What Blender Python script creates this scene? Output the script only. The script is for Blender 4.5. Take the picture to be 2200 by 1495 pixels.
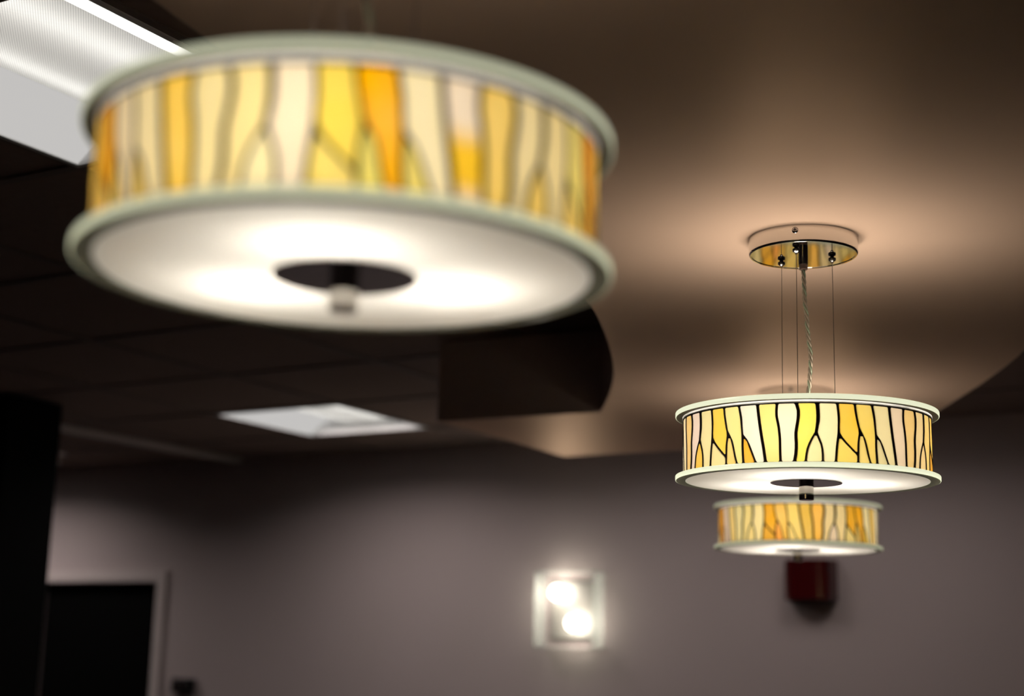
import bpy, bmesh, math, random
from mathutils import Vector, Matrix
from mathutils.geometry import delaunay_2d_cdt

scene = bpy.context.scene
for o in list(bpy.data.objects):
    bpy.data.objects.remove(o)
random.seed(7)
COL = scene.collection
PI = math.pi
EYE = 1.70                                   # camera height above the floor

# ------------------------------------------------------------------ camera
cam_d = bpy.data.cameras.new('camera')
cam = bpy.data.objects.new('camera', cam_d)
COL.objects.link(cam)
cam_d.sensor_width = 36.0
cam_d.sensor_fit = 'HORIZONTAL'
cam_d.lens = 3260.44 / 2200 * 36.0
cam_d.clip_start = 0.02
PITCH, ROLL = 0.2032, 0.0265
fwd = Vector((0, math.cos(PITCH), math.sin(PITCH)))
up0 = Vector((0, -math.sin(PITCH), math.cos(PITCH)))
rt0 = Vector((1, 0, 0))
rt = rt0 * math.cos(ROLL) + up0 * math.sin(ROLL)
up = up0 * math.cos(ROLL) - rt0 * math.sin(ROLL)
cam.matrix_world = Matrix(((rt.x, up.x, -fwd.x, 0), (rt.y, up.y, -fwd.y, 0),
                           (rt.z, up.z, -fwd.z, EYE), (0, 0, 0, 1)))
cam_d.dof.use_dof = True
cam_d.dof.focus_distance = 2.27
cam_d.dof.aperture_fstop = cam_d.lens / 1000 / 0.0215
cam_d.dof.aperture_blades = 0
scene.camera = cam

# ------------------------------------------------------------------ world, exposure
world = bpy.data.worlds.new('world')
scene.world = world
world.use_nodes = True
world.node_tree.nodes['Background'].inputs[0].default_value = (1.0, 0.86, 0.78, 1)
world.node_tree.nodes['Background'].inputs[1].default_value = 0.0
scene.view_settings.view_transform = 'Standard'
scene.view_settings.look = 'None'
scene.view_settings.gamma = 1.0
scene.view_settings.use_curve_mapping = False
scene.view_settings.exposure = 0.0
scene.cycles.max_bounces = 6
scene.cycles.diffuse_bounces = 3
scene.cycles.transparent_max_bounces = 8
scene.cycles.adaptive_threshold = 0.02
scene.cycles.sample_clamp_indirect = 3.0
scene.cycles.caustics_refractive = False
scene.cycles.use_light_tree = False

BULB_COL = (1.0, 0.925, 0.80)
UP_COL = (1.0, 0.86, 0.69)
BULB_W = {0: 0.42, 1: 0.48, 2: 0.37}          # watts of each of the three bulbs in a pendant
UP_W = {0: 0.085, 1: 0.355, 2: 0.30}                                 # watts of the glow each bulb sends up through the top disc
SCONCE_W = 1.1
TROFFER_W = {'near': 6.0, 'far': 5.3, 'hidden': 2.4, 'side': 8.6}   # watts of downward beams; hidden and side ones added to light the wall
TUBE_L = 4.8
SCONCE_L = 6.0

# ------------------------------------------------------------------ helpers
PHI = math.radians(31.0)
CU, SU = math.cos(PHI), math.sin(PHI)


def uv(u, v, z=0.0):
    """room axes (u along the back wall, v towards it) to world; z is measured from eye level"""
    return Vector((CU * u + SU * v, -SU * u + CU * v, z + EYE))


ROOM_ROT = -PHI                              # rotation that turns local x,y into u,v


def srgb(r, g, b):
    f = lambda c: (c / 255) / 12.92 if c / 255 <= 0.04045 else ((c / 255 + 0.055) / 1.055) ** 2.4
    return (f(r), f(g), f(b), 1.0)


def setp(o, label=None, cat=None, group=None, kind=None):
    if label: o['label'] = label
    if cat: o['category'] = cat
    if group: o['group'] = group
    if kind: o['kind'] = kind
    return o


def link(name, data, parent=None, loc=None, rot=None):
    o = bpy.data.objects.new(name, data)
    COL.objects.link(o)
    if parent: o.parent = parent
    if loc is not None: o.location = loc
    if rot is not None: o.rotation_euler = rot
    return o


def empty(name, loc, rz=0.0):
    o = bpy.data.objects.new(name, None)
    o.empty_display_size = 0.05
    COL.objects.link(o)
    o.location = loc
    o.rotation_euler = (0, 0, rz)
    return o


def mesh_of(bm, name, mats, smooth=False):
    bm.normal_update()
    me = bpy.data.meshes.new(name)
    bm.to_mesh(me)
    bm.free()
    for m in (mats if isinstance(mats, (list, tuple)) else [mats]):
        me.materials.append(m)
    if smooth:
        for p in me.polygons: p.use_smooth = True
        me.set_sharp_from_angle(angle=math.radians(35))
    return me


def part(name, bm, mats, parent=None, loc=None, rot=None, smooth=False):
    return link(name, mesh_of(bm, name, mats, smooth), parent, loc, rot)


def box(bm, x0, x1, y0, y1, z0, z1, mi=0, bevel=0.0):
    vs = [bm.verts.new(p) for p in ((x0, y0, z0), (x1, y0, z0), (x1, y1, z0), (x0, y1, z0),
                                    (x0, y0, z1), (x1, y0, z1), (x1, y1, z1), (x0, y1, z1))]
    fs = []
    for q in ((3, 2, 1, 0), (4, 5, 6, 7), (0, 1, 5, 4), (1, 2, 6, 5), (2, 3, 7, 6), (3, 0, 4, 7)):
        f = bm.faces.new([vs[i] for i in q])
        f.material_index = mi
        fs.append(f)
    if bevel:
        es = {e for f in fs for e in f.edges}
        bmesh.ops.bevel(bm, geom=list(es), offset=bevel, segments=2, affect='EDGES', profile=0.5)
    return bm


def lathe(bm, prof, n=48, mi=None, closed=True, cx=0.0, cy=0.0):
    """revolve (r, z) points round z; closed joins last to first"""
    rings = []
    for r, z in prof:
        if r < 1e-6:
            rings.append([bm.verts.new((cx, cy, z))])
        else:
            rings.append([bm.verts.new((cx + r * math.cos(2 * PI * i / n), cy + r * math.sin(2 * PI * i / n), z))
                          for i in range(n)])
    m = len(prof)
    for k in range(m if closed else m - 1):
        a, b = rings[k], rings[(k + 1) % m]
        if len(a) == 1 and len(b) == 1: continue
        for i in range(n):
            j = (i + 1) % n
            if len(a) == 1: f = bm.faces.new((a[0], b[j], b[i]))
            elif len(b) == 1: f = bm.faces.new((a[i], a[j], b[0]))
            else: f = bm.faces.new((a[i], a[j], b[j], b[i]))
            if mi is not None: f.material_index = mi[k] if isinstance(mi, (list, tuple)) else mi
    return bm


def tube(bm, pts, r, n=8, cap=True):
    pts = [Vector(p) for p in pts]
    rings = []
    ref = Vector((0.3, 0.9, 0.2)).normalized()
    for k, p in enumerate(pts):
        t = (pts[min(k + 1, len(pts) - 1)] - pts[max(k - 1, 0)]).normalized()
        a = t.cross(ref).normalized()
        b = t.cross(a)
        rings.append([bm.verts.new(p + (a * math.cos(2 * PI * i / n) + b * math.sin(2 * PI * i / n)) * r) for i in range(n)])
    for A, B in zip(rings, rings[1:]):
        for i in range(n):
            bm.faces.new((A[i], A[(i + 1) % n], B[(i + 1) % n], B[i]))
    if cap:
        bm.faces.new(rings[0][::-1])
        bm.faces.new(rings[-1])
    bmesh.ops.recalc_face_normals(bm, faces=bm.faces)
    return bm


def sphere(bm, c, r, seg=16, sz=1.0):
    bmesh.ops.create_uvsphere(bm, u_segments=seg, v_segments=max(6, seg // 2), radius=r,
                              matrix=Matrix.Translation(c) @ Matrix.Diagonal((1, 1, sz, 1)))
    return bm


# ------------------------------------------------------------------ materials
def new_mat(name):
    m = bpy.data.materials.new(name)
    m.use_nodes = True
    nt = m.node_tree
    for n in list(nt.nodes): nt.nodes.remove(n)
    out = nt.nodes.new('ShaderNodeOutputMaterial')
    return m, nt, out


def principled(name, col, rough=0.5, metal=0.0, noise=0.0, nscale=20.0, bump=0.0, bscale=200.0, spec=0.5, coat=0.0):
    m, nt, out = new_mat(name)
    p = nt.nodes.new('ShaderNodeBsdfPrincipled')
    p.inputs['Base Color'].default_value = col
    p.inputs['Roughness'].default_value = rough
    p.inputs['Metallic'].default_value = metal
    p.inputs['Specular IOR Level'].default_value = spec
    p.inputs['Coat Weight'].default_value = coat
    nt.links.new(p.outputs[0], out.inputs[0])
    if noise or bump:
        tc = nt.nodes.new('ShaderNodeTexCoord')
    if noise:
        nz = nt.nodes.new('ShaderNodeTexNoise')
        nz.inputs['Scale'].default_value = nscale
        nz.inputs['Detail'].default_value = 1
        nt.links.new(tc.outputs['Object'], nz.inputs['Vector'])
        mx = nt.nodes.new('ShaderNodeMix')
        mx.data_type = 'RGBA'
        mx.inputs[6].default_value = tuple(c * (1 - noise) for c in col[:3]) + (1,)
        mx.inputs[7].default_value = tuple(min(1, c * (1 + noise)) for c in col[:3]) + (1,)
        nt.links.new(nz.outputs['Fac'], mx.inputs[0])
        nt.links.new(mx.outputs[2], p.inputs['Base Color'])
    if bump:
        nb = nt.nodes.new('ShaderNodeTexNoise')
        nb.inputs['Scale'].default_value = bscale
        nb.inputs['Detail'].default_value = 3
        nt.links.new(tc.outputs['Object'], nb.inputs['Vector'])
        bp = nt.nodes.new('ShaderNodeBump')
        bp.inputs['Strength'].default_value = bump
        bp.inputs['Distance'].default_value = 0.002
        nt.links.new(nb.outputs['Fac'], bp.inputs['Height'])
        nt.links.new(bp.outputs[0], p.inputs['Normal'])
    return m


def emissive(name, col, strength, sampled=True):
    m, nt, out = new_mat(name)
    if not sampled: m.cycles.emission_sampling = 'NONE'
    e = nt.nodes.new('ShaderNodeEmission')
    e.inputs[0].default_value = tuple(col[:3]) + (1,)
    e.inputs[1].default_value = strength
    nt.links.new(e.outputs[0], out.inputs[0])
    return m


def clear_mat(name, tint=(1, 1, 1, 1), gloss=0.0, rough=0.08):
    m, nt, out = new_mat(name)
    t = nt.nodes.new('ShaderNodeBsdfTransparent')
    t.inputs[0].default_value = tint
    g = nt.nodes.new('ShaderNodeBsdfGlossy')
    g.inputs['Roughness'].default_value = rough
    mx = nt.nodes.new('ShaderNodeMixShader')
    mx.inputs[0].default_value = gloss
    nt.links.new(t.outputs[0], mx.inputs[1])
    nt.links.new(g.outputs[0], mx.inputs[2])
    nt.links.new(mx.outputs[0], out.inputs[0])
    return m


def frosted(name, col, trans=0.6, gloss=0.04, rough=0.3):
    """thin sheet that scatters light through it"""
    m, nt, out = new_mat(name)
    t = nt.nodes.new('ShaderNodeBsdfTranslucent')
    d = nt.nodes.new('ShaderNodeBsdfDiffuse')
    g = nt.nodes.new('ShaderNodeBsdfGlossy')
    g.inputs['Roughness'].default_value = rough
    for n in (t, d): n.inputs[0].default_value = col
    a = nt.nodes.new('ShaderNodeMixShader')
    a.inputs[0].default_value = trans
    b = nt.nodes.new('ShaderNodeMixShader')
    b.inputs[0].default_value = gloss
    nt.links.new(d.outputs[0], a.inputs[1])
    nt.links.new(t.outputs[0], a.inputs[2])
    nt.links.new(a.outputs[0], b.inputs[1])
    nt.links.new(g.outputs[0], b.inputs[2])
    nt.links.new(b.outputs[0], out.inputs[0])
    return m, nt, t, d


def stained_glass():
    m, nt, t, d = frosted('stained_glass', (1, 1, 1, 1), trans=0.62, gloss=0.05, rough=0.12)
    oi = nt.nodes.new('ShaderNodeObjectInfo')
    tc = nt.nodes.new('ShaderNodeTexCoord')
    add = nt.nodes.new('ShaderNodeVectorMath')
    add.operation = 'ADD'
    rnd = nt.nodes.new('ShaderNodeVectorMath')
    rnd.operation = 'SCALE'
    rnd.inputs[0].default_value = (7.3, 3.1, 9.7)
    nt.links.new(oi.outputs['Random'], rnd.inputs['Scale'])
    nt.links.new(tc.outputs['Object'], add.inputs[0])
    nt.links.new(rnd.outputs[0], add.inputs[1])
    nz = nt.nodes.new('ShaderNodeTexNoise')
    nz.inputs['Scale'].default_value = 14.0
    nz.inputs['Detail'].default_value = 3.0
    nt.links.new(add.outputs[0], nz.inputs['Vector'])
    mr = nt.nodes.new('ShaderNodeMapRange')
    mr.inputs['From Min'].default_value = 0.35
    mr.inputs['From Max'].default_value = 0.7
    nt.links.new(nz.outputs['Fac'], mr.inputs['Value'])
    # streaks of paler, creamier glass
    pale = nt.nodes.new('ShaderNodeMix')
    pale.data_type = 'RGBA'
    pale.inputs[0].default_value = 0.5
    pale.inputs[7].default_value = srgb(255, 240, 205)
    nt.links.new(oi.outputs['Color'], pale.inputs[6])
    mx = nt.nodes.new('ShaderNodeMix')
    mx.data_type = 'RGBA'
    fac = nt.nodes.new('ShaderNodeMath')
    fac.operation = 'MULTIPLY'
    fac.inputs[1].default_value = 0.28
    nt.links.new(mr.outputs[0], fac.inputs[0])
    nt.links.new(fac.outputs[0], mx.inputs[0])
    nt.links.new(oi.outputs['Color'], mx.inputs[6])
    nt.links.new(pale.outputs[2], mx.inputs[7])
    # a few two-tone pieces (object alpha 0): amber streak across pale glass
    sp = nt.nodes.new('ShaderNodeSeparateXYZ')
    nt.links.new(tc.outputs['Object'], sp.inputs[0])
    band = nt.nodes.new('ShaderNodeValToRGB')
    band.color_ramp.elements[0].position = 0.10
    band.color_ramp.elements[0].color = (0.15, 0.15, 0.15, 1)
    band.color_ramp.elements[1].position = 0.64
    band.color_ramp.elements[1].color = (0, 0, 0, 1)
    for ps, vl in ((0.24, 1.0), (0.46, 1.0)):
        el = band.color_ramp.elements.new(ps)
        el.color = (vl, vl, vl, 1)
    hz = nt.nodes.new('ShaderNodeMapRange')
    hz.inputs['From Max'].default_value = 0.1
    nt.links.new(sp.outputs['Z'], hz.inputs['Value'])
    nt.links.new(hz.outputs[0], band.inputs[0])
    inv = nt.nodes.new('ShaderNodeMath')
    inv.operation = 'SUBTRACT'
    inv.inputs[0].default_value = 1.0
    nt.links.new(oi.outputs['Alpha'], inv.inputs[1])
    ml = nt.nodes.new('ShaderNodeMath')
    ml.operation = 'MULTIPLY'
    nt.links.new(inv.outputs[0], ml.inputs[0])
    nt.links.new(band.outputs[0], ml.inputs[1])
    two = nt.nodes.new('ShaderNodeMix')
    two.data_type = 'RGBA'
    two.inputs[7].default_value = srgb(255, 205, 50)
    nt.links.new(ml.outputs[0], two.inputs[0])
    nt.links.new(mx.outputs[2], two.inputs[6])
    for n in (t, d): nt.links.new(two.outputs[2], n.inputs[0])
    return m


def perforated():
    """white perforated metal basket with a diffusing film behind the holes"""
    m, nt, t, d = frosted('perforated_basket', (0.8, 0.79, 0.77, 1), trans=0.6, gloss=0.02)
    tc = nt.nodes.new('ShaderNodeTexCoord')
    sep = nt.nodes.new('ShaderNodeSeparateXYZ')
    nt.links.new(tc.outputs['Object'], sep.inputs[0])
    prod = nt.nodes.new('ShaderNodeMath')
    prod.operation = 'MULTIPLY'
    for k, ax in enumerate('XY'):
        ml = nt.nodes.new('ShaderNodeMath')
        ml.operation = 'MULTIPLY'
        ml.inputs[1].default_value = 2 * PI / 0.0052
        sn = nt.nodes.new('ShaderNodeMath')
        sn.operation = 'SINE'
        nt.links.new(sep.outputs[ax], ml.inputs[0])
        nt.links.new(ml.outputs[0], sn.inputs[0])
        nt.links.new(sn.outputs[0], prod.inputs[k])
    mr = nt.nodes.new('ShaderNodeMapRange')
    mr.inputs['From Min'].default_value = -0.25
    mr.inputs['From Max'].default_value = 0.25
    nt.links.new(prod.outputs[0], mr.inputs['Value'])
    mx = nt.nodes.new('ShaderNodeMix')
    mx.data_type = 'RGBA'
    mx.inputs[6].default_value = (0.62, 0.615, 0.6, 1)
    mx.inputs[7].default_value = (0.92, 0.91, 0.88, 1)
    nt.links.new(mr.outputs[0], mx.inputs[0])
    for n in (t, d): nt.links.new(mx.outputs[2], n.inputs[0])
    return m


M = {}
M['soffit'] = principled('soffit_paint', (0.67, 0.495, 0.39, 1), 0.40, noise=0.04, nscale=3, spec=0.17)


def soffit_sheen(m):
    """warm satin sheen over the painted board, strongest at grazing angles"""
    nt = m.node_tree
    p = [n for n in nt.nodes if n.type == 'BSDF_PRINCIPLED'][0]
    out = [n for n in nt.nodes if n.type == 'OUTPUT_MATERIAL'][0]
    p.inputs['Specular IOR Level'].default_value = 0.0
    p.inputs['Roughness'].default_value = 0.8
    g = nt.nodes.new('ShaderNodeBsdfGlossy')
    g.inputs['Color'].default_value = (1.0, 0.74, 0.54, 1)
    g.inputs['Roughness'].default_value = 0.40
    fr = nt.nodes.new('ShaderNodeFresnel')
    fr.inputs['IOR'].default_value = 1.11
    mx = nt.nodes.new('ShaderNodeMixShader')
    nt.links.new(fr.outputs[0], mx.inputs[0])
    nt.links.new(p.outputs[0], mx.inputs[1])
    nt.links.new(g.outputs[0], mx.inputs[2])
    nt.links.new(mx.outputs[0], out.inputs[0])


soffit_sheen(M['soffit'])
M['fascia'] = principled('fascia_paint', (0.52, 0.40, 0.35, 1), 0.8, noise=0.03, nscale=4, spec=0.1)
M['wall'] = principled('wall_paint', (0.52, 0.44, 0.43, 1), 0.8, noise=0.03, nscale=2, spec=0.15)
M['tile'] = principled('ceiling_tile_board', (0.30, 0.225, 0.19, 1), 0.9, noise=0.12, nscale=60, spec=0.05)
M['grid'] = principled('ceiling_grid_metal', (0.20, 0.16, 0.14, 1), 0.6, spec=0.2, noise=0.03)
M['batten'] = principled('pale_ceiling_strip', (0.72, 0.64, 0.6, 1), 0.6, spec=0.2, noise=0.03)
M['floor'] = principled('dark_carpet', (0.035, 0.03, 0.03, 1), 0.95, noise=0.3, nscale=90, spec=0.05)
M['black'] = principled('black_paint', (0.0015, 0.0015, 0.0015, 1), 0.7, spec=0.05, noise=0.1)
M['black2'] = principled('black_plastic', (0.008, 0.007, 0.007, 1), 0.45, spec=0.3, noise=0.1)
M['trimp'] = principled('door_frame_paint', (0.62, 0.54, 0.52, 1), 0.5, spec=0.3, noise=0.02)
M['chrome'] = principled('polished_chrome', (0.82, 0.80, 0.77, 1), 0.04, 1.0, noise=0.01)
M['nickel'] = principled('dark_chrome', (0.42, 0.41, 0.42, 1), 0.06, 1.0, noise=0.01)
M['bronze'] = principled('brown_knurl', (0.10, 0.06, 0.045, 1), 0.45, 0.4, noise=0.2, nscale=300)
M['steel'] = principled('steel_wire', (0.25, 0.20, 0.17, 1), 0.35, 1.0, noise=0.05)
M['silver'] = principled('silver_band', (0.86, 0.84, 0.82, 1), 0.18, 1.0, noise=0.03)
M['lead'] = principled('dark_lead_came', (0.028, 0.012, 0.008, 1), 0.5, 0.0, noise=0.3, nscale=60, spec=0.25)
M['cord'] = principled('tinned_wire_strand', (0.26, 0.22, 0.17, 1), 0.4, 0.5, noise=0.3, nscale=150)
M['cord2'] = principled('green_wire_strand', (0.17, 0.20, 0.14, 1), 0.4, 0.2, noise=0.2, nscale=150)
M['red'] = principled('dark_red_gloss', (0.06, 0.002, 0.003, 1), 0.18, 0.0, noise=0.1, nscale=8, spec=0.6, coat=0.3)
M['white_metal'] = principled('white_enamel', (0.86, 0.85, 0.84, 1), 0.45, 0.0, noise=0.01, spec=0.3)
M['socket'] = principled('white_socket', (0.8, 0.78, 0.74, 1), 0.5, noise=0.02)
M['glass'] = stained_glass()
M['clear'] = clear_mat('clear_inner_face')
M['frost'] = frosted('frosted_glass', (0.90, 0.885, 0.86, 1), trans=0.6, gloss=0.03, rough=0.25)[0]
M['rim_face'] = frosted('grey_rim_glass', (0.17, 0.165, 0.14, 1), trans=0.5, gloss=0.08, rough=0.2)[0]
M['rim_back'] = clear_mat('clear_rim_back', (0.8, 0.82, 0.76, 1))
M['band'] = frosted('white_glass_band', (0.99, 0.98, 0.97, 1), trans=0.85, gloss=0.05, rough=0.15)[0]
M['basket'] = perforated()
M['lens'] = emissive('glowing_reflector', (1.0, 0.975, 0.95), 0.55, False)  # side reflectors' brightness put in as even emission, not tube light
M['tube'] = emissive('fluorescent_tube', (1.0, 0.985, 0.95), TUBE_L)
M['opal'] = emissive('opal_bulb', (1.0, 0.90, 0.74), SCONCE_L, False)


def sconce_glass():
    m, nt, t, d = frosted('sconce_glass', (0.92, 0.94, 0.90, 1), trans=0.5, gloss=0.15, rough=0.15)
    out = [n for n in nt.nodes if n.type == 'OUTPUT_MATERIAL'][0]
    src = out.inputs[0].links[0].from_socket
    c = nt.nodes.new('ShaderNodeBsdfTransparent')
    c.inputs[0].default_value = (0.93, 0.96, 0.94, 1)
    mx = nt.nodes.new('ShaderNodeMixShader')
    mx.inputs[0].default_value = 0.28
    nt.links.new(c.outputs[0], mx.inputs[1])
    nt.links.new(src, mx.inputs[2])
    nt.links.new(mx.outputs[0], out.inputs[0])
    return m


M['pane'] = sconce_glass()
M['plate'] = principled('satin_plate', (0.22, 0.21, 0.19, 1), 0.5, 0.0, noise=0.03)


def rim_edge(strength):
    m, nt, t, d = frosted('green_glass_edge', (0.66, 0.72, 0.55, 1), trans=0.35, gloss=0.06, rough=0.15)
    e = nt.nodes.new('ShaderNodeEmission')           # added glow standing for lamp light piped to the glass disc's edge
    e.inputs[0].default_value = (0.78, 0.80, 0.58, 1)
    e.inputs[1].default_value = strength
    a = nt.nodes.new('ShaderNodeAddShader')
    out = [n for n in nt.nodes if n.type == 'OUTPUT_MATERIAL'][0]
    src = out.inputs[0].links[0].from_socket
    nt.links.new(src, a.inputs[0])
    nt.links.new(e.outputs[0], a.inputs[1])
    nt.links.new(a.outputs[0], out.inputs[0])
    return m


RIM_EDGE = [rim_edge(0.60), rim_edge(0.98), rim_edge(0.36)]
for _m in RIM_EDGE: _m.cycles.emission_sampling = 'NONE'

# ------------------------------------------------------------------ the room
ZT, ZS = 0.90, 0.667                         # tile ceiling and lamp soffit above eye level
V_BACK, V_FRONT, U_L, U_R = 5.45, -2.6, -8.2, 3.6
MOD, U0, V0 = 0.605, -1.54, 1.945            # ceiling grid
Zf = -EYE


def room_box(name, u0, u1, v0, v1, z0, z1, mat, kind='structure', parent=None):
    bm = bmesh.new()
    box(bm, u0, u1, v0, v1, z0, z1)
    o = part(name, bm, mat, parent, (0, 0, EYE), (0, 0, ROOM_ROT))
    if kind and not parent: o['kind'] = kind
    return o


fl = room_box('floor', U_L, U_R, V_FRONT, V_BACK, Zf - 0.1, Zf, M['floor'])
setp(fl, 'dark carpeted floor of the dim room', 'floor')
# back wall with a real doorway
DU0, DU1, DZ = -6.02, -5.211, 0.326
bm = bmesh.new()
box(bm, U_L, DU0, V_BACK, V_BACK + 0.12, Zf, ZT + 0.12)
box(bm, DU1, U_R, V_BACK, V_BACK + 0.12, Zf, ZT + 0.12)
box(bm, DU0, DU1, V_BACK, V_BACK + 0.12, DZ, ZT + 0.12)
wb = part('wall_back', bm, M['wall'], None, (0, 0, EYE), (0, 0, ROOM_ROT))
setp(wb, 'plain mauve-grey painted back wall', 'wall', kind='structure')
wl = room_box('wall_left', U_L - 0.1, U_L, V_FRONT, V_BACK, Zf, ZT + 0.12, M['wall'])
setp(wl, 'plain painted side wall beyond the black pillar', 'wall')
wr = room_box('wall_right', U_R, U_R + 0.1, V_FRONT, V_BACK, Zf, ZT + 0.12, M['wall'])
setp(wr, 'plain painted wall on the right side of the room', 'wall')
wf = room_box('wall_front', U_L, U_R, V_FRONT - 0.1, V_FRONT, Zf, ZT + 0.12, M['wall'])
setp(wf, 'plain painted wall behind the viewer', 'wall')
# black room beyond the doorway: a closed dark door set back in the opening
dr = empty('door_1', uv((DU0 + DU1) / 2, V_BACK, Zf), ROOM_ROT)
setp(dr, 'black door in a pale painted frame on the back wall', 'door', kind='structure')
hw = (DU1 - DU0) / 2
bm = bmesh.new()
box(bm, -hw + 0.004, hw - 0.004, 0.05, 0.09, 0.005, DZ - Zf - 0.004, bevel=0.002)
part('door_leaf', bm, M['black'], dr)
bm = bmesh.new()
for x0, x1, z0, z1 in ((-hw - 0.055, -hw, 0, DZ - Zf + 0.055), (hw, hw + 0.055, 0, DZ - Zf + 0.055), (-hw, hw, DZ - Zf, DZ - Zf + 0.055)):
    box(bm, x0, x1, -0.018, 0.0, z0, z1, bevel=0.003)
part('door_frame', bm, M['trimp'], dr)
bm = bmesh.new()
tube(bm, [(-hw + 0.07, 0.05, 1.0), (-hw + 0.07, 0.0, 1.0), (-hw + 0.18, 0.0, 1.0)], 0.009, 8)
part('door_handle', bm, M['black2'], dr)

# tile ceiling: plenum slab above, T-bar grid, single tiles
ce = room_box('ceiling', U_L, U_R, V_FRONT, V_BACK, ZT + 0.11, ZT + 0.16, M['grid'])
setp(ce, 'dark suspended ceiling of square tiles in a metal grid', 'ceiling')
TROFFERS = {(-1, -1), (-1, -2), (-4, 4), (-2, 4), (-8, 4)}   # grid cells (i, j) holding a light
SPLIT = {(-1, 4): (-2.145, -1.835), (0, 4): (-1.225, -0.935)}   # cut tiles either side of a light set between two cells
i0, i1 = math.floor((U_L - U0) / MOD), math.ceil((U_R - U0) / MOD)
j0, j1 = math.floor((V_FRONT - V0) / MOD), math.ceil((V_BACK - V0) / MOD)
bm = bmesh.new()
for i in range(i0 + 1, i1):
    u = U0 + i * MOD
    box(bm, u - 0.012, u + 0.012, V_FRONT, V_BACK, ZT, ZT + 0.004)
for j in range(j0 + 1, j1):
    v = V0 + j * MOD
    box(bm, U_L, U_R, v - 0.012, v + 0.012, ZT - 0.0005, ZT + 0.0035)
part('ceiling_grid', bm, M['grid'], ce)
bm = bmesh.new()
h = MOD / 2 - 0.006
box(bm, -h, h, -h, h, 0.005, 0.02)
tile_me = mesh_of(bm, 'ceiling_tile', M['tile'])
for i in range(i0, i1):
    for j in range(j0, j1):
        if (i, j) in TROFFERS: continue
        uc, vc = U0 + (i + 0.5) * MOD, V0 + (j + 0.5) * MOD
        if uc - h < U_L or uc + h > U_R or vc - h < V_FRONT: continue
        o = link('ceiling_tile', tile_me, ce)
        o.location = (uc, vc, ZT)
        if (i, j) in SPLIT:
            a, b = SPLIT[(i, j)]
            o.location.x = (a + b) / 2
            o.scale.x = (b - a - 0.004) / (2 * h)
        if vc + h > V_BACK:                   # cut tiles along the back wall
            top = V_BACK - 0.002
            lo = vc - h
            o.scale = (1, (top - lo) / (2 * h), 1)
            o.location = (uc, (top + lo) / 2, ZT)
bm = bmesh.new()
box(bm, -4.80, -4.735, 3.9, V_BACK - 0.002, ZT - 0.02, ZT - 0.001, bevel=0.003)
tr = part('trim_1', bm, M['batten'], None, (0, 0, EYE), (0, 0, ROOM_ROT))
setp(tr, 'slim paler strip running across the dark tiles above the door', 'ceiling trim', kind='structure')

# the lower curved soffit the lamps hang from
left = [(-0.86, 0.30), (-0.64, 0.86), (-0.50, 1.20), (-0.385, 1.483), (-0.349, 1.578), (-0.15, 2.07), (0.015, 2.45), (0.132, 2.757),
        (0.193, 3.08), (0.235, 3.433), (0.249, 3.739), (0.245, 4.066)]
corner = [(-0.208, 4.307), (0.184, 4.995)]
right = [(1.036, 4.466), (1.086, 4.25), (1.112, 4.05), (1.117, 3.884), (1.104, 3.454), (1.078, 3.132), (1.02, 2.78), (0.92, 2.42), (0.775, 2.00),
         (0.60, 1.56), (0.42, 1.12), (0.24, 0.68), (0.05, 0.22)]


def smooth_poly(pts, n=6):
    out = []
    for k in range(len(pts) - 1):
        p0, p1, p2, p3 = (Vector(pts[max(k - 1, 0)]), Vector(pts[k]), Vector(pts[k + 1]), Vector(pts[min(k + 2, len(pts) - 1)]))
        for i in range(n):
            t = i / n
            out.append(0.5 * ((2 * p1) + (p2 - p0) * t + (2 * p0 - 5 * p1 + 4 * p2 - p3) * t * t + (3 * p1 - p0 - 3 * p2 + p3) * t ** 3))
    out.append(Vector(pts[-1]))
    return out


outline = [tuple(p) for p in smooth_poly(left)] + corner + [tuple(p) for p in smooth_poly(right)]
bm = bmesh.new()
lo = [bm.verts.new((x, y, ZS)) for x, y in outline]
hi = [bm.verts.new((x, y, ZT - 0.002)) for x, y in outline]
n = len(lo)
f = bm.faces.new(lo); f.material_index = 0
f2 = bm.faces.new(hi[::-1]); f2.material_index = 1
for i in range(n):
    q = bm.faces.new((lo[i], hi[i], hi[(i + 1) % n], lo[(i + 1) % n]))
    q.material_index = 1
bmesh.ops.recalc_face_normals(bm, faces=bm.faces)
so = part('ceiling_soffit', bm, [M['soffit'], M['fascia']], None, (0, 0, EYE))
setp(so, 'curved lowered beige soffit that the pendant lamps hang from', 'soffit', kind='structure')

# black pillar at the left
bm = bmesh.new()
box(bm, -4.78, -4.335, 3.70, 3.96, Zf, ZT - 0.003, bevel=0.006)
pl = part('pillar', bm, M['black'], None, (0, 0, EYE), (0, 0, ROOM_ROT))
setp(pl, 'black square pillar standing in front of the dark door', 'pillar', kind='structure')


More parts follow.
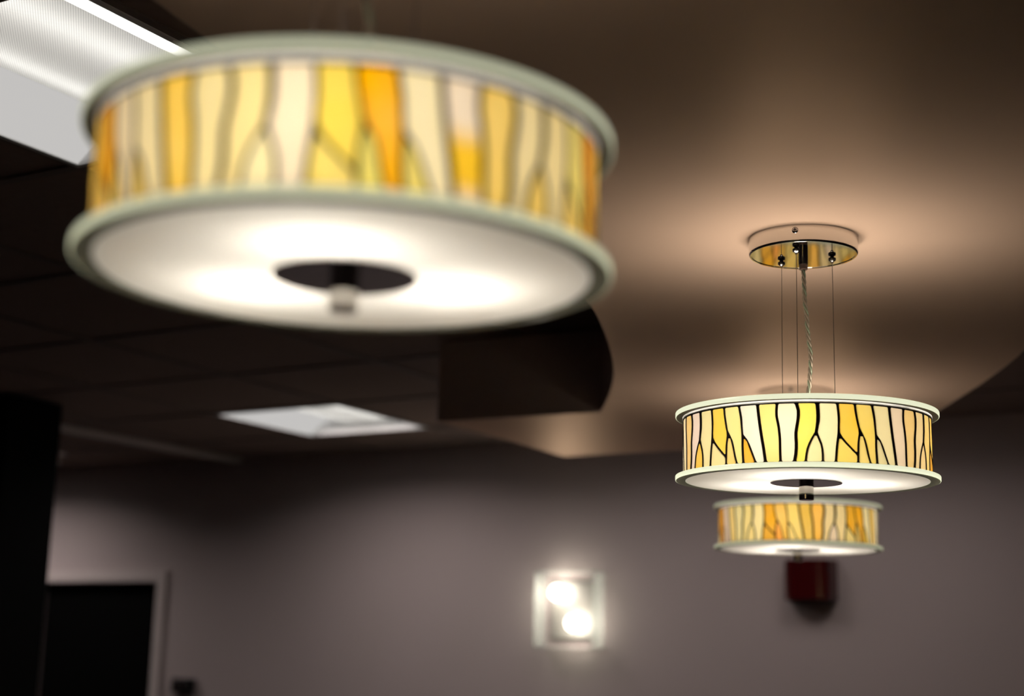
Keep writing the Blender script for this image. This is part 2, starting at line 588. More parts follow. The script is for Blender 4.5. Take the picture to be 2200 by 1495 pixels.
# ------------------------------------------------------------------ ceiling lights
def troffer(i, j, label, watts, cells=1):
    uc, vc = U0 + (i + 0.5) * MOD, V0 + (j + 1 - cells / 2) * MOD
    root = empty('recessed_ceiling_light', uv(uc, vc, ZT), ROOM_ROT)
    setp(root, label, 'ceiling light', 'recessed square ceiling lights')
    H = MOD / 2 - 0.004
    L = H - 0.012
    HV = MOD * cells / 2 - 0.004              # half length
    LV = HV - 0.012
    # frame
    bm = bmesh.new()
    for a in ((-H, H, -HV, -LV), (-H, H, LV, HV), (-H, -L, -LV, LV), (L, H, -LV, LV)):
        box(bm, a[0], a[1], a[2], a[3], -0.002, 0.004)
    part('frame', bm, M['white_metal'], root)
    # two curved side reflectors, their lit tone given by emission
    for s in (-1, 1):
        bm = bmesh.new()
        prof = [(L - (L - 0.15) * t, 0.088 * (0.6 * t + 0.4 * math.sin(t * PI / 2))) for t in [k / 8 for k in range(9)]]
        rows = []
        for x, z in prof:
            rows.append([bm.verts.new((s * x, y, z + dz)) for y, dz in ((-LV, 0), (LV, 0))])
        for A, B in zip(rows, rows[1:]):
            bm.faces.new((A[0], A[1], B[1], B[0]) if s > 0 else (B[0], B[1], A[1], A[0]))
        bmesh.ops.solidify(bm, geom=bm.faces[:], thickness=0.0012)
        part('side_reflector', bm, M['lens'], root, smooth=True)
    # housing: top and end plates
    bm = bmesh.new()
    box(bm, -L, L, -LV, LV, 0.100, 0.104)
    box(bm, -L, L, -LV - 0.003, -LV, 0.0, 0.104)
    box(bm, -L, L, LV, LV + 0.003, 0.0, 0.104)
    box(bm, -L - 0.003, -L, -LV, LV, 0.0, 0.104)
    box(bm, L, L + 0.003, -LV, LV, 0.0, 0.104)
    part('housing', bm, M['white_metal'], root)
    # perforated centre basket, a shallow curved sheet
    bm = bmesh.new()
    rows = []
    for k in range(13):
        x = -0.15 + 0.3 * k / 12
        z = 0.058 - 0.016 * (1 - (x / 0.15) ** 2)
        rows.append([bm.verts.new((x, -LV + 0.004, z)), bm.verts.new((x, LV - 0.004, z))])
    for A, B in zip(rows, rows[1:]):
        bm.faces.new((A[0], A[1], B[1], B[0]))
    part('perforated_basket', bm, M['basket'], root, smooth=True)
    for x in (-0.085, 0.085):
        bm = bmesh.new()
        tube(bm, [(x, -LV + 0.02, 0.08), (x, LV - 0.02, 0.08)], 0.010, 10)
        part('fluorescent_tube', bm, M['tube'], root, smooth=True)
    ld = bpy.data.lights.new('troffer_beam', 'AREA')
    ld.shape = 'SQUARE'
    ld.size = 0.5
    ld.energy = watts
    ld.color = (1.0, 0.90, 0.86)
    ld.spread = math.radians(154)
    lo = link('troffer_beam', ld, root, (0, 0, 0.036))
    return root


troffer(-1, -1, 'large near ceiling light with perforated centre, cut by the top left corner', TROFFER_W['near'], 2)
troffer(-4, 4, 'small far lit square ceiling light above the door and wall lamp', TROFFER_W['far'])
troffer(-0.5, 4, 'added recessed ceiling light, unseen above the curved soffit, right of the red wall box', TROFFER_W['hidden'])  # unseen pair added to light the wall and shape the box's shadow
troffer(-2, 4, 'added recessed ceiling light, unseen above the curved soffit, left of the red wall box', TROFFER_W['hidden'])
troffer(-8, 4, 'added recessed ceiling light, unseen beyond the black pillar', TROFFER_W['side'])  # unseen, added to brighten the wall around the door

# ------------------------------------------------------------------ stained-glass pendants
R_OUT, R_DRUM, HT = 0.200, 0.188, 0.1053
FL = 0.0075                                   # thickness of the glass discs
Z_LO, Z_HI = 0.0076, 0.0940                   # stained glass between these heights
SX, CXZ = 911.0, 1091.0                       # drum radius and centre in the study drawing


def study(x, y):
    """a point of the study drawing of the shade -> (angle from V line in degrees, height 0..1)"""
    q = (x - CXZ) / SX * 1.003
    th = math.asin(max(-1, min(1, q * 0.92)))
    for _ in range(30):
        g = math.sin(th) / (1 - 0.081 * math.cos(th)) - q
        th -= g / (math.cos(th) + 1e-3) * 0.8
    c = 1 - math.cos(th)
    yt, yb = 135 + 115 * c, 598 + 64 * c
    return math.degrees(th), (yb - y) / (yb - yt)


def curve(pts, shift=0.0):
    """monotone-in-height polyline -> function height -> angle (deg)"""
    p = sorted([(study(*q)[1], study(*q)[0] + shift) for q in pts])
    hs, an = [a for a, _ in p], [b for _, b in p]

    def f(h):
        if h <= hs[0]: return an[0]
        if h >= hs[-1]: return an[-1]
        for k in range(len(hs) - 1):
            if hs[k] <= h <= hs[k + 1]:
                t = (h - hs[k]) / (hs[k + 1] - hs[k])
                a0, a1, a2, a3 = an[max(k - 1, 0)], an[k], an[k + 1], an[min(k + 2, len(an) - 1)]
                m1 = (a2 - a0) * 0.5 if k > 0 else (a2 - a1)
                m2 = (a3 - a1) * 0.5 if k + 2 < len(an) else (a2 - a1)
                return ((2 * t ** 3 - 3 * t * t + 1) * a1 + (t ** 3 - 2 * t * t + t) * m1
                        + (-2 * t ** 3 + 3 * t * t) * a2 + (t ** 3 - t * t) * m2)
    f.lo, f.hi = hs[0], hs[-1]
    return f


Vt = [(1178, 137), (1184, 220), (1182, 290), (1170, 355)]
cV_left = curve(Vt + [(1135, 420), (1108, 480), (1095, 540), (1088, 598)])
cV_right = curve(Vt + [(1190, 420), (1208, 470), (1214, 530), (1214, 598)])
cB = curve([(1325, 135), (1335, 250), (1332, 370), (1318, 480), (1308, 602)])
cB_br = curve([(1325, 135), (1335, 250), (1334, 372), (1380, 440), (1440, 508), (1472, 540)])
cC = curve([(1452, 140), (1460, 220), (1475, 310), (1485, 362), (1475, 440), (1472, 530), (1470, 604)])
cC_br = curve([(1452, 140), (1460, 220), (1475, 310), (1485, 355), (1512, 390), (1530, 460), (1545, 540), (1563, 610)])
cD = curve([(1575, 145), (1592, 250), (1602, 390), (1602, 480), (1608, 610)])
cD_br = curve([(1575, 145), (1592, 250), (1602, 390), (1635, 430), (1660, 510), (1692, 618)])
cE = curve([(737, 140), (748, 250), (763, 370), (780, 480), (797, 606)], 60)
cF = curve([(884, 134), (878, 230), (893, 320), (902, 420), (903, 520), (906, 601)], 60)
cG = curve([(1022, 134), (1040, 200), (1035, 280), (1020, 370), (1022, 460), (1018, 530), (1005, 600)], 60)
cVn_left = lambda h: cV_left(h) + 60
DEG = 1530 * 3.4375                           # drawing units per metre on the front
wd = lambda px: math.degrees(px / DEG / R_DRUM)
wV, wB, wC, wD, wE, wF, wG, wl, wb_ = (wd(x) for x in (27, 17, 15, 17, 22, 19, 24, 16, 12.5))
J = 0.012
EDGE = 0.018                                  # lead border at top and bottom
hB = study(1472, 540)[1]                      # where the branch from B meets C


def mixw(a, b, h0):                           # lead width above / below a fork
    return lambda h: a if h > h0 else b


def const(w): return lambda h: w


fork_v, fork_b, fork_c, fork_d = 0.50, 0.49, 0.52, 0.46
PIECES = {
    # name: (bottom, top, left curve, left width, right curve, right width)
    'VB': (EDGE, 1 - EDGE, cV_right, mixw(wV, wl, fork_v), cB, const(wB)),
    'BC': (hB + 0.03, 1 - EDGE, cB_br, mixw(wB, wb_ * 1.5, fork_b), cC, const(wC)),
    'CD': (EDGE, 1 - EDGE, cC_br, mixw(wC, wb_ * 1.1, fork_c), cD, const(wD)),
    'DE': (EDGE, 1 - EDGE, cD_br, mixw(wD, wb_ * 1.1, fork_d), cE, const(wE)),
    'EF': (EDGE, 1 - EDGE, cE, const(wE), cF, const(wF)),
    'FG': (EDGE, 1 - EDGE, cF, const(wF), cG, const(wG)),
    'GV': (EDGE, 1 - EDGE, cG, const(wG), cVn_left, mixw(wV, wl, fork_v)),
    'tV': (EDGE, 0.47, cV_left, const(wl), cV_right, const(wl)),
    'tB': (EDGE, 0.47, cB, const(wB), lambda h: min(cB_br(h), cC(h)) if h > hB else cC(h), mixw(wb_ * 1.5, wC, hB)),
    'tC': (EDGE, 0.53, cC, const(wC), cC_br, const(wb_ * 1.1)),
    'tD': (EDGE, 0.49, cD, const(wD), cD_br, const(wb_ * 1.1)),
}


def piece_outline(key, nz=11):
    z0, z1, lf, lw, rf, rw = PIECES[key]
    rad = 0.028                               # rounded corners, as a share of the height
    asp = (Z_HI - Z_LO) / math.radians(1) / R_DRUM   # height unit -> degrees
    hs = [z0, z0 + rad * 0.35, z0 + rad] + [z0 + rad + (z1 - z0 - 2 * rad) * k / (nz - 1) for k in range(1, nz - 1)] + [z1 - rad, z1 - rad * 0.35, z1]
    rows = []
    for h in hs:
        d = min(h - z0, z1 - h)
        ins = 0.0
        if d < rad:
            ins = (rad - math.sqrt(max(0, rad * rad - (rad - d) ** 2))) * asp * 0.7
        a = lf(h) + lw(h) / 2
        b = rf(h) - rw(h) / 2
        ins = min(ins, max(0, (b - a) * 0.42))
        a, b = a + ins, b - ins
        if b - a > 0.22:
            rows.append((h, a, b))
    return rows


def cyl(a, h, r):
    t = math.radians(a)
    return (r * math.sin(t), -r * math.cos(t), Z_LO + (Z_HI - Z_LO) * h)


OUTL = {k: piece_outline(k) for k in PIECES}


def piece_mesh(key):
    rows = OUTL[key]
    bm = bmesh.new()
    nx = 3
    R0, R1 = R_DRUM, R_DRUM - 0.003
    out = [[bm.verts.new(cyl(a + (b - a) * i / (nx - 1), h, R0)) for i in range(nx)] for h, a, b in rows]
    inn = [[bm.verts.new(cyl(a + (b - a) * i / (nx - 1), h, R1)) for i in range(nx)] for h, a, b in rows]
    for k in range(len(rows) - 1):
        for i in range(nx - 1):
            bm.faces.new((out[k][i], out[k][i + 1], out[k + 1][i + 1], out[k + 1][i])).material_index = 0
            bm.faces.new((inn[k][i], inn[k + 1][i], inn[k + 1][i + 1], inn[k][i + 1])).material_index = 1
        bm.faces.new((out[k][0], out[k + 1][0], inn[k + 1][0], inn[k][0])).material_index = 1
        bm.faces.new((out[k][-1], inn[k][-1], inn[k + 1][-1], out[k + 1][-1])).material_index = 1
    for i in range(nx - 1):
        bm.faces.new((out[0][i], inn[0][i], inn[0][i + 1], out[0][i + 1])).material_index = 1
        bm.faces.new((out[-1][i], out[-1][i + 1], inn[-1][i + 1], inn[-1][i])).material_index = 1
    return mesh_of(bm, 'glass_piece', [M['glass'], M['clear']], True)


PIECE_ME = {k: piece_mesh(k) for k in PIECES}


def lead_mesh():
    """everything of one 60 degree repeat that is not glass, triangulated, given depth and repeated six times"""
    pts, faces = [], []

    def ring(loop):
        b = len(pts)
        pts.extend(Vector(p) for p in loop)
        faces.append(list(range(b, b + len(loop))))
    asp = (Z_HI - Z_LO) / math.radians(1) / R_DRUM
    hs = [k / 40 for k in range(41)]
    lefts = [(cV_left(h), h) for h in hs]
    a0, a1 = lefts[0][0], lefts[-1][0]
    bot = [(a0 + 60 * k / 60, 0.0) for k in range(1, 60)]
    top = [(a1 + 60 - 60 * k / 60, 1.0) for k in range(1, 60)]
    dom = bot_loop = lefts[:1] + bot + [(a + 60, h) for a, h in lefts] + top + lefts[::-1][:-1]
    ring([(a, h * asp) for a, h in dom])
    for k, rows in OUTL.items():
        ring([(a, h * asp) for h, a, b in rows] [::-1] + [(b, h * asp) for h, a, b in rows])
    v2, _e, f2, _ov, _oe, of = delaunay_2d_cdt(pts, [], faces, 0, 1e-5)
    tris = [t for t, o in zip(f2, of) if list(o) == [0]]
    edge_n = {}
    for t in tris:
        for i in range(len(t)):
            k = (t[i], t[(i + 1) % len(t)])
            edge_n[k] = edge_n.get(k, 0) + 1
    V, F = [], []
    R0, R1 = R_DRUM + 0.0007, R_DRUM - 0.0036
    nv = len(v2)
    for rep in range(6):
        b = len(V)
        for r in (R0, R1):
            V.extend(cyl(p.x + 60 * rep, p.y / asp, r) for p in v2)
        for t in tris:
            F.append([b + i for i in t])
            F.append([b + nv + i for i in reversed(t)])
        for (p, q) in edge_n:
            if (q, p) not in edge_n:
                F.append([b + p, b + nv + p, b + nv + q, b + q])
    me = bpy.data.meshes.new('drum_shade')
    me.from_pydata(V, [], F)
    me.materials.append(M['lead'])
    bm = bmesh.new()
    bm.from_mesh(me)
    bmesh.ops.recalc_face_normals(bm, faces=bm.faces)
    bm.to_mesh(me)
    bm.free()
    return me


LEAD_ME = lead_mesh()
PAL = [(255, 242, 200), (255, 238, 180), (255, 226, 130), (255, 214, 100), (255, 236, 215), (250, 190, 50), (255, 232, 160)]


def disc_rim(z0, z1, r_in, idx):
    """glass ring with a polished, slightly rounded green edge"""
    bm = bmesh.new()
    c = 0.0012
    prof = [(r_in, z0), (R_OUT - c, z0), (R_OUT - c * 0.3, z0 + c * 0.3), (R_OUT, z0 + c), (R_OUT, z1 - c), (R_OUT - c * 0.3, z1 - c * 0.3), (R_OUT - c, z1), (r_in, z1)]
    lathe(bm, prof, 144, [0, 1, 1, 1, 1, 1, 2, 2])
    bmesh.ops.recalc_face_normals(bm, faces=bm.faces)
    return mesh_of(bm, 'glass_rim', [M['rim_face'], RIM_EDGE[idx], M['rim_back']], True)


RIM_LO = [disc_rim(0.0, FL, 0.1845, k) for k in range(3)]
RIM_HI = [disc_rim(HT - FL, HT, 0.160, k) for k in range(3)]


def pendant(x, y, idx, phase, tilt, label, colours):
    rz = -math.atan2(x, y)
    root = empty('pendant_lamp', (x, y, EYE + ZS - 0.0005), rz)
    setp(root, label, 'pendant lamp', 'row of stained-glass drum pendants')
    zb = 0.2806 - ZS                          # bottom of the shade below the ceiling
    body_m = Matrix.Translation((0, 0, zb)) @ Matrix.Rotation(tilt, 4, 'X')
    # ---- ceiling canopy
    rc, hc = 0.0851, 0.0269
    bm = bmesh.new()
    lathe(bm, [(0, 0), (rc, 0), (rc, -0.0004), (rc, -hc + 0.0034), (rc, -hc + 0.0028), (rc - 0.0006, -hc + 0.0012), (rc - 0.0020, -hc), (rc - 0.0042, -hc), (rc - 0.0046, -hc + 0.0010), (0, -hc + 0.0010)], 96, 0, closed=False)
    bmesh.ops.recalc_face_normals(bm, faces=bm.faces)
    can = part('canopy', bm, M['chrome'], root, smooth=True)
    for a in (-8, 112, 232):
        t = math.radians(a)
        bm = bmesh.new()
        lathe(bm, [(0, 0.0020), (0.0028, 0.0018), (0.0044, 0.0008), (0.0050, 0)], 20, 0, closed=False)
        for ax in (0, 1):
            w, l = (0.0007, 0.0026)
            box(bm, -(l if ax else w), (l if ax else w), -(w if ax else l), (w if ax else l), 0.0014, 0.0022, 1)
        o = part('canopy_screw', bm, [M['nickel'], M['black2']], can)
        o.matrix_local = Matrix.Translation((rc * math.sin(t), -rc * math.cos(t), -0.0085)) @ Matrix.Rotation(t, 4, 'Z') @ Matrix.Rotation(PI / 2, 4, 'X')
    # ---- cord grip, cord
    zc = -hc + 0.001
    bm = bmesh.new()
    lathe(bm, [(0, zc), (0.0072, zc), (0.0072, zc - 0.0151), (0.0072, zc - 0.0155), (0.0066, zc - 0.0158), (0, zc - 0.0158)], 32, 0, closed=False)
    grip = part('cord_grip', bm, M['nickel'], root, smooth=True)
    bm = bmesh.new()
    pr = [(0, zc - 0.0156)]
    for k in range(4):
        z = zc - 0.0157 - k * 0.002
        pr += [(0.0068, z), (0.0068, z - 0.0013), (0.0062, z - 0.0015), (0.0062, z - 0.0019)]
    pr += [(0.0060, zc - 0.0240), (0.0, zc - 0.0240)]
    lathe(bm, pr, 28, 0, closed=False)
    part('grip_nut', bm, M['bronze'], grip)
    ctop, cbot = zc - 0.023, zb + HT - 0.001
    bend = [(0, 0), (0.18, 0.0012), (0.38, 0.0046), (0.62, 0.0095), (0.78, 0.0072), (0.92, 0.0015), (1, -0.0012)]

    def cpath(t):
        for (a, b), (c, d) in zip(bend, bend[1:]):
            if a <= t <= c:
                q = (t - a) / (c - a)
                q = q * q * (3 - 2 * q)
                return b + (d - b) * q
        return 0
    cord = None
    for s in range(3):
        bm = bmesh.new()
        pts = []
        for k in range(91):
            t = k / 90
            ang = t * 2 * PI * 7.5 + s * 2 * PI / 3
            pts.append((cpath(t) + 0.0020 * math.cos(ang), 0.0020 * math.sin(ang), ctop + (cbot - ctop) * t))
        tube(bm, pts, 0.0016, 7)
        if cord is None: cord = part('power_cord', bm, M['cord'], root, smooth=True)
        else: part('cord_strand', bm, M['cord2'] if s == 2 else M['cord'], cord, smooth=True)
    # ---- three suspension wires with ball grips
    for a in (-103, 17, 137):
        t = math.radians(a)
        px, py = 0.047 * math.cos(t), 0.047 * math.sin(t)
        bm = bmesh.new()
        tube(bm, [(px, py, zc), (px * 1.02, py * 1.02, zb + HT - 0.001)], 0.00055, 6)
        w = part('suspension_wire', bm, M['steel'], root, smooth=True)
        bm = bmesh.new()
        lathe(bm, [(0.0012, zc), (0.0030, zc - 0.0002), (0.0034, zc - 0.0012), (0.0056, zc - 0.0022), (0.0060, zc - 0.0044), (0.0056, zc - 0.0066), (0.0034, zc - 0.0078),
                   (0.0022, zc - 0.0086), (0.0020, zc - 0.0105), (0.0, zc - 0.0105)], 20, 0, closed=False, cx=px, cy=py)
        part('wire_grip', bm, M['nickel'], w, smooth=True)
    # ---- shade: lead lattice + pieces of glass
    shade = link('drum_shade', LEAD_ME, root)
    shade.matrix_local = body_m @ Matrix.Rotation(math.radians(phase), 4, 'Z')
    setp(shade, 'dark lead lattice of branching lines holding glass pieces')
    rng = random.Random(idx * 31 + 5)
    for rep in range(6):
        for key in PIECES:
            o = link('glass_piece', PIECE_ME[key], shade)
            o.rotation_euler = (0, 0, math.radians(60 * rep))
            c = colours.get((rep, key)) or rng.choice(PAL)
            o.color = srgb(*c[:3])
            if len(c) == 4: o.color[3] = 0.0      # two-tone piece
    # ---- silver band under the top disc
    bm = bmesh.new()
    lathe(bm, [(R_DRUM - 0.003, Z_HI), (R_DRUM + 0.0012, Z_HI), (R_DRUM + 0.0012, HT - FL), (R_DRUM - 0.003, HT - FL)], 144, [1, 0, 1, 1])
    bmesh.ops.recalc_face_normals(bm, faces=bm.faces)
    o = part('white_band', bm, [M['band'], M['clear']], root, smooth=True)
    o.matrix_local = body_m
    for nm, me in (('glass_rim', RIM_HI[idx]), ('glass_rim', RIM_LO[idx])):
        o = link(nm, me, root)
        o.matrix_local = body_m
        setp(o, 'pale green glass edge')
    # ---- diffuser disc: clear upper face, frosted lower face
    bm = bmesh.new()
    lathe(bm, [(0.0, 0.0), (0.1840, 0.0), (0.1843, 0.0004), (0.1843, FL - 0.0004), (0.1840, FL), (0.0, FL)], 128, [0, 0, 1, 1, 1], closed=False)
    bmesh.ops.recalc_face_normals(bm, faces=bm.faces)
    dif = part('diffuser_disc', bm, [M['frost'], M['clear']], root)
    dif.matrix_local = body_m
    setp(dif, 'frosted white glass disc')
    bm = bmesh.new()
    lathe(bm, [(0.0, HT - FL), (0.1590, HT - FL), (0.1596, HT - FL + 0.0004), (0.1596, HT - 0.0004), (0.1590, HT), (0.0, HT)], 96, 0, closed=False)
    bmesh.ops.recalc_face_normals(bm, faces=bm.faces)
    o = part('top_disc', bm, M['frost'], root)
    o.matrix_local = body_m
    # ---- mirror plate and finial
    bm = bmesh.new()
    lathe(bm, [(0, -0.0002), (0.0545, -0.0002), (0.0545, -0.0016), (0.0538, -0.0022), (0, -0.0022)], 80, 0, closed=False)
    bmesh.ops.recalc_face_normals(bm, faces=bm.faces)
    o = part('mirror_plate', bm, M['nickel'], root, smooth=True)
    o.matrix_local = body_m
    bm = bmesh.new()
    lathe(bm, [(0, -0.002), (0.0112, -0.002), (0.0112, -0.0258), (0.0112, -0.0265), (0.0106, -0.0275), (0, -0.0275)], 40, 0, closed=False)
    bmesh.ops.recalc_face_normals(bm, faces=bm.faces)
    o = part('finial', bm, M['chrome'], root, smooth=True)
    o.matrix_local = body_m
    # ---- inner frame: hub, rod and three arms
    bm = bmesh.new()
    lathe(bm, [(0, FL), (0.006, FL), (0.006, HT - 0.017), (0.020, HT - 0.017), (0.020, HT - FL - 0.001), (0, HT - FL - 0.001)], 20, 0, closed=False)
    for a in (-43, 77, 197):
        t = math.radians(a)
        tube(bm, [(0.01 * math.cos(t), 0.01 * math.sin(t), HT - 0.0130), (0.183 * math.cos(t), 0.183 * math.sin(t), HT - 0.0130)], 0.0022, 6)
    o = part('inner_frame', bm, M['white_metal'], root)
    o.matrix_local = body_m
    # ---- three bulbs
    bmat = emissive('bulb_glow', BULB_COL, 20.0, False)
    for a in (-100, 20, 140):
        t = math.radians(a)
        px, py = 0.087 * math.cos(t), 0.087 * math.sin(t)
        bm = bmesh.new()
        sphere(bm, (px, py, 0.058), 0.0150, 14)
        o = part('light_bulb', bm, bmat, root, smooth=True)
        o.matrix_local = body_m
        bm = bmesh.new()
        tube(bm, [(0.02 * math.cos(t), 0.02 * math.sin(t), 0.060), (0.072 * math.cos(t), 0.072 * math.sin(t), 0.058)], 0.008, 10)
        s = part('bulb_socket', bm, M['socket'], root, smooth=False)
        s.matrix_local = body_m
        ld = bpy.data.lights.new('bulb_light', 'POINT')
        ld.energy = BULB_W[idx]
        ld.color = BULB_COL
        ld.shadow_soft_size = 0.0165
        ld.use_soft_falloff = False
        lo = link('bulb_light', ld, root)
        lo.matrix_local = body_m @ Matrix.Translation((px, py, 0.058))
        ld = bpy.data.lights.new('top_glow', 'AREA')      # the bulb's patch of light on the frosted top disc
        ld.shape = 'DISK'
        ld.size = 0.10
        ld.energy = UP_W[idx]
        ld.color = UP_COL
        ld.spread = math.radians((140, 165, 155)[idx])
        lo = link('top_glow', ld, root)
        lo.matrix_local = body_m @ Matrix.Translation((px, py, HT + 0.001)) @ Matrix.Rotation(PI, 4, 'X')
    return root


W_ = (255, 240, 212); C_ = (255, 240, 185); Y_ = (255, 228, 130); A_ = (255, 212, 80); O_ = (250, 180, 30)
PK = (255, 232, 205); P_ = (255, 218, 145)
col1 = {(0, 'VB'): (250, 232, 200), (0, 'BC'): (245, 214, 80), (0, 'tB'): (248, 222, 110), (0, 'CD'): (255, 184, 0), (0, 'tC'): (238, 222, 110), (0, 'DE'): (255, 240, 195),
        (0, 'tD'): (245, 225, 120), (0, 'EF'): (255, 236, 212, 0), (0, 'FG'): (255, 216, 105), (0, 'GV'): (252, 232, 175), (0, 'tV'): C_,
        (1, 'VB'): (250, 228, 165), (1, 'BC'): (245, 224, 120), (1, 'CD'): (235, 150, 15), (1, 'tB'): (252, 215, 110), (1, 'tC'): (245, 190, 60), (1, 'DE'): (250, 205, 90), (1, 'tV'): (252, 215, 110),
        (5, 'GV'): (252, 230, 160), (5, 'FG'): (250, 230, 165), (5, 'EF'): (255, 210, 85), (5, 'DE'): (250, 230, 175), (5, 'tD'): (240, 205, 110), (5, 'CD'): (245, 225, 185),
        (5, 'tC'): (240, 205, 110), (5, 'BC'): (238, 165, 10), (5, 'tB'): (240, 190, 70), (5, 'VB'): (250, 200, 70), (5, 'tV'): (225, 150, 10), (4, 'GV'): (245, 190, 60), (4, 'FG'): (240, 200, 90)}
col2 = {(0, 'VB'): (255, 243, 190), (0, 'BC'): (255, 208, 72), (0, 'CD'): (255, 222, 105), (0, 'DE'): (255, 238, 180), (0, 'EF'): (255, 230, 198), (0, 'FG'): (255, 216, 140),
        (0, 'GV'): (255, 226, 165), (0, 'tV'): (255, 236, 175), (0, 'tB'): (255, 222, 110), (0, 'tC'): (255, 226, 125), (0, 'tD'): (248, 232, 170),
        (5, 'VB'): (255, 240, 175), (5, 'BC'): (255, 220, 85), (5, 'CD'): (255, 240, 155), (5, 'DE'): (252, 246, 226), (5, 'EF'): (255, 230, 135), (5, 'FG'): (255, 240, 205),
        (5, 'GV'): (255, 234, 105), (5, 'tV'): (255, 208, 75), (5, 'tB'): (255, 236, 165), (5, 'tC'): (255, 218, 120), (5, 'tD'): (255, 185, 40),
        (4, 'GV'): (255, 232, 215), (4, 'FG'): (255, 216, 140), (4, 'EF'): (255, 236, 190), (4, 'DE'): W_,
        (1, 'VB'): (255, 222, 135), (1, 'BC'): (255, 212, 100), (1, 'tB'): (235, 165, 35), (1, 'tV'): (255, 224, 160)}
col3 = {(0, 'VB'): (252, 226, 160), (0, 'BC'): (252, 188, 50), (0, 'CD'): (255, 186, 30), (0, 'tC'): (250, 215, 120), (0, 'tB'): (250, 225, 140), (0, 'DE'): C_, (0, 'EF'): (252, 210, 110), (0, 'tV'): (245, 222, 190), (0, 'tD'): A_,
        (5, 'VB'): (252, 232, 165), (5, 'BC'): (230, 165, 0), (5, 'tB'): (228, 165, 15), (5, 'tC'): (252, 165, 45), (5, 'CD'): (235, 185, 75), (5, 'DE'): (245, 210, 110),
        (5, 'tD'): (245, 215, 130), (5, 'EF'): (235, 190, 75), (5, 'FG'): (255, 196, 85), (5, 'GV'): (248, 222, 160), (5, 'tV'): (252, 228, 150),
        (4, 'GV'): (250, 228, 150), (4, 'FG'): (248, 232, 165), (4, 'EF'): (252, 222, 140), (4, 'DE'): (240, 215, 195), (4, 'tD'): (238, 215, 190), (4, 'CD'): (235, 165, 60), (4, 'tC'): (215, 135, 20), (4, 'BC'): (240, 175, 70)}
pendant(-0.1268, 1.1063, 0, -16.5 - 5.1, 0.0, 'nearest and largest pendant lamp, blurred amber stained-glass drum over a frosted disc', col1)
pendant(0.4570, 2.3211, 1, 0.0, 0.0087, 'sharply focused middle stained-glass drum pendant hanging below a chrome ceiling canopy', col2)
pendant(0.7017, 3.6791, 2, 27.0 - 5.1, 0.0017, 'farthest, smallest stained-glass drum pendant, seen just below the middle lamp', col3)


# ------------------------------------------------------------------ wall lamp
sc = empty('wall_lamp', uv(-2.948, V_BACK - 0.0005, 0.2055), ROOM_ROT)
setp(sc, 'square glass wall lamp with two glowing bulbs on the back wall', 'wall lamp')
bm = bmesh.new()
box(bm, -0.10, 0.10, -0.016, 0.0, -0.115, 0.115, bevel=0.004)
part('back_plate', bm, M['plate'], sc)
a, b, dp, t = 0.135, 0.15, 0.095, 0.004
for nm, e in (('glass_pane', (-a, -a + t, -b, b)), ('glass_pane', (a - t, a, -b, b)), ('glass_pane', (-a + t, a - t, b - t, b)), ('glass_pane', (-a + t, a - t, -b, -b + t))):
    bm = bmesh.new()
    box(bm, e[0], e[1], -dp, -0.001, e[2], e[3], bevel=0.001)
    part(nm, bm, M['pane'], sc)
for sx in (-1, 1):
    for sz in (-1, 1):
        bm = bmesh.new()
        tube(bm, [(sx * (a - 0.007), -dp - 0.002, sz * (b - 0.007)), (sx * (a - 0.007), -0.002, sz * (b - 0.007))], 0.0028, 8)
        part('corner_pin', bm, M['nickel'], sc)
for bx, bz in ((-0.048, 0.068), (0.028, -0.052)):
    bm = bmesh.new()
    tube(bm, [(bx, -0.016, bz), (bx, -0.034, bz)], 0.013, 14)
    s = part('bulb_socket', bm, M['socket'], sc)
    bm = bmesh.new()
    sphere(bm, (bx, -0.060, bz), 0.033, 18)
    part('light_bulb', bm, M['opal'], sc, smooth=True)
    ld = bpy.data.lights.new('sconce_light', 'POINT')
    ld.energy = SCONCE_W
    ld.color = (1.0, 0.92, 0.80)
    ld.shadow_soft_size = 0.034
    ld.use_soft_falloff = False
    link('sconce_light', ld, sc, (bx, -0.060, bz))

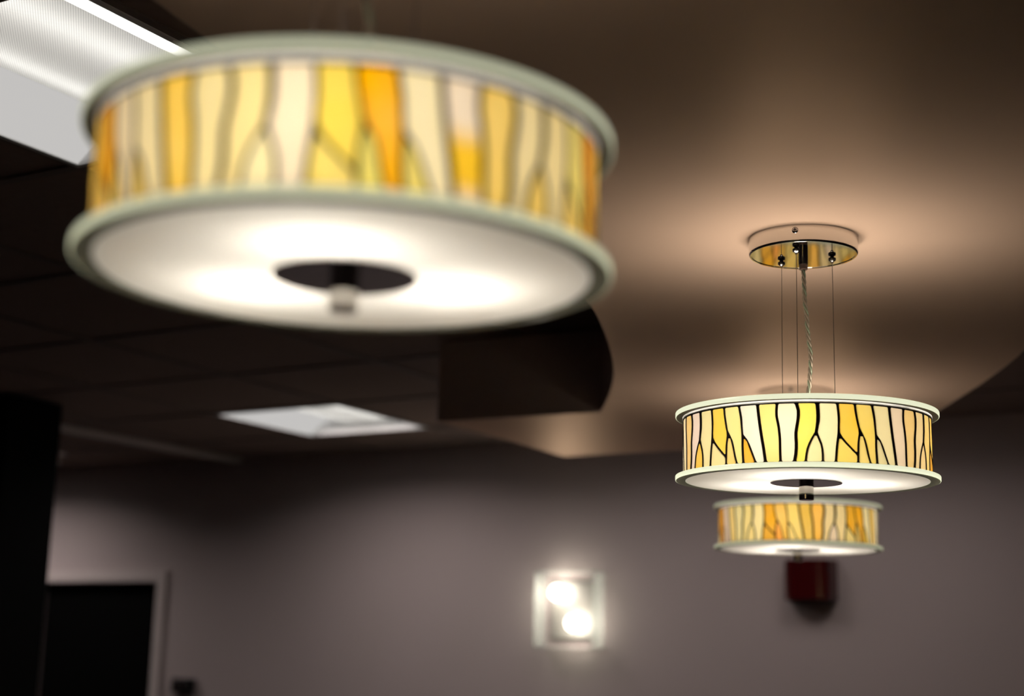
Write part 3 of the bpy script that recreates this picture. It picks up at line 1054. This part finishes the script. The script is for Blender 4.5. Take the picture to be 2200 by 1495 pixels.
# ------------------------------------------------------------------ dark red box under the far lamp
rb = empty('red_wall_box', uv(-1.946, V_BACK - 0.0005, 0.245), ROOM_ROT)
setp(rb, 'dark red glossy box with rounded front on back wall below farthest pendant', 'wall box')
bm = bmesh.new()
prof = []
hw, dp = 0.092, 0.10
for k in range(17):
    t = PI * k / 16
    prof.append((-hw * math.copysign(abs(math.cos(t)) ** 0.6, math.cos(t)), -0.025 - (dp - 0.025) * abs(math.sin(t)) ** 0.6))
prof = [(-hw, 0.0)] + prof + [(hw, 0.0)]
zz = [0.0, 0.004, 0.0, 0.0]
rings = []
for z, s in ((0.0, 0.97), (0.004, 1.0), (0.143, 1.0), (0.147, 0.97)):
    rings.append([bm.verts.new((x * s, y * s, z)) for x, y in prof])
for A, B in zip(rings, rings[1:]):
    for i in range(len(A)):
        bm.faces.new((A[i], A[(i + 1) % len(A)], B[(i + 1) % len(A)], B[i]))
bm.faces.new(rings[0][::-1]); bm.faces.new(rings[-1])
bmesh.ops.recalc_face_normals(bm, faces=bm.faces)
part('housing', bm, M['red'], rb, smooth=False)
bm = bmesh.new()
box(bm, -hw - 0.002, hw + 0.002, -0.008, 0.0, -0.002, 0.149, bevel=0.002)
part('mounting_plate', bm, M['red'], rb)

# ------------------------------------------------------------------ small black control by the door, sprinkler
cb = empty('wall_control', uv(-5.0, V_BACK - 0.0005, -0.152), ROOM_ROT)
setp(cb, 'small black control box on the wall beside the door frame', 'wall control')
bm = bmesh.new()
box(bm, -0.066, 0.066, -0.026, 0.0, -0.033, 0.033, bevel=0.006)
part('case', bm, M['black2'], cb)
bm = bmesh.new()
box(bm, -0.04, 0.02, -0.0275, -0.024, -0.018, 0.018, bevel=0.001)
part('display', bm, M['nickel'], cb)
sp = empty('sprinkler_head', uv(-5.46, 5.0, ZT - 0.001), ROOM_ROT)
setp(sp, 'tiny chrome sprinkler head hanging from the ceiling near the pillar', 'sprinkler')
bm = bmesh.new()
lathe(bm, [(0, 0), (0.035, 0), (0.034, -0.006), (0.014, -0.010), (0, -0.010)], 24, 0, closed=False)
part('escutcheon', bm, M['chrome'], sp)
bm = bmesh.new()
lathe(bm, [(0, -0.009), (0.009, -0.009), (0.009, -0.024), (0.005, -0.028), (0.005, -0.05), (0, -0.05)], 16, 0, closed=False)
part('nozzle', bm, M['chrome'], sp)
bm = bmesh.new()
lathe(bm, [(0, -0.05), (0.020, -0.050), (0.022, -0.053), (0, -0.053)], 20, 0, closed=False)
part('deflector', bm, M['chrome'], sp)
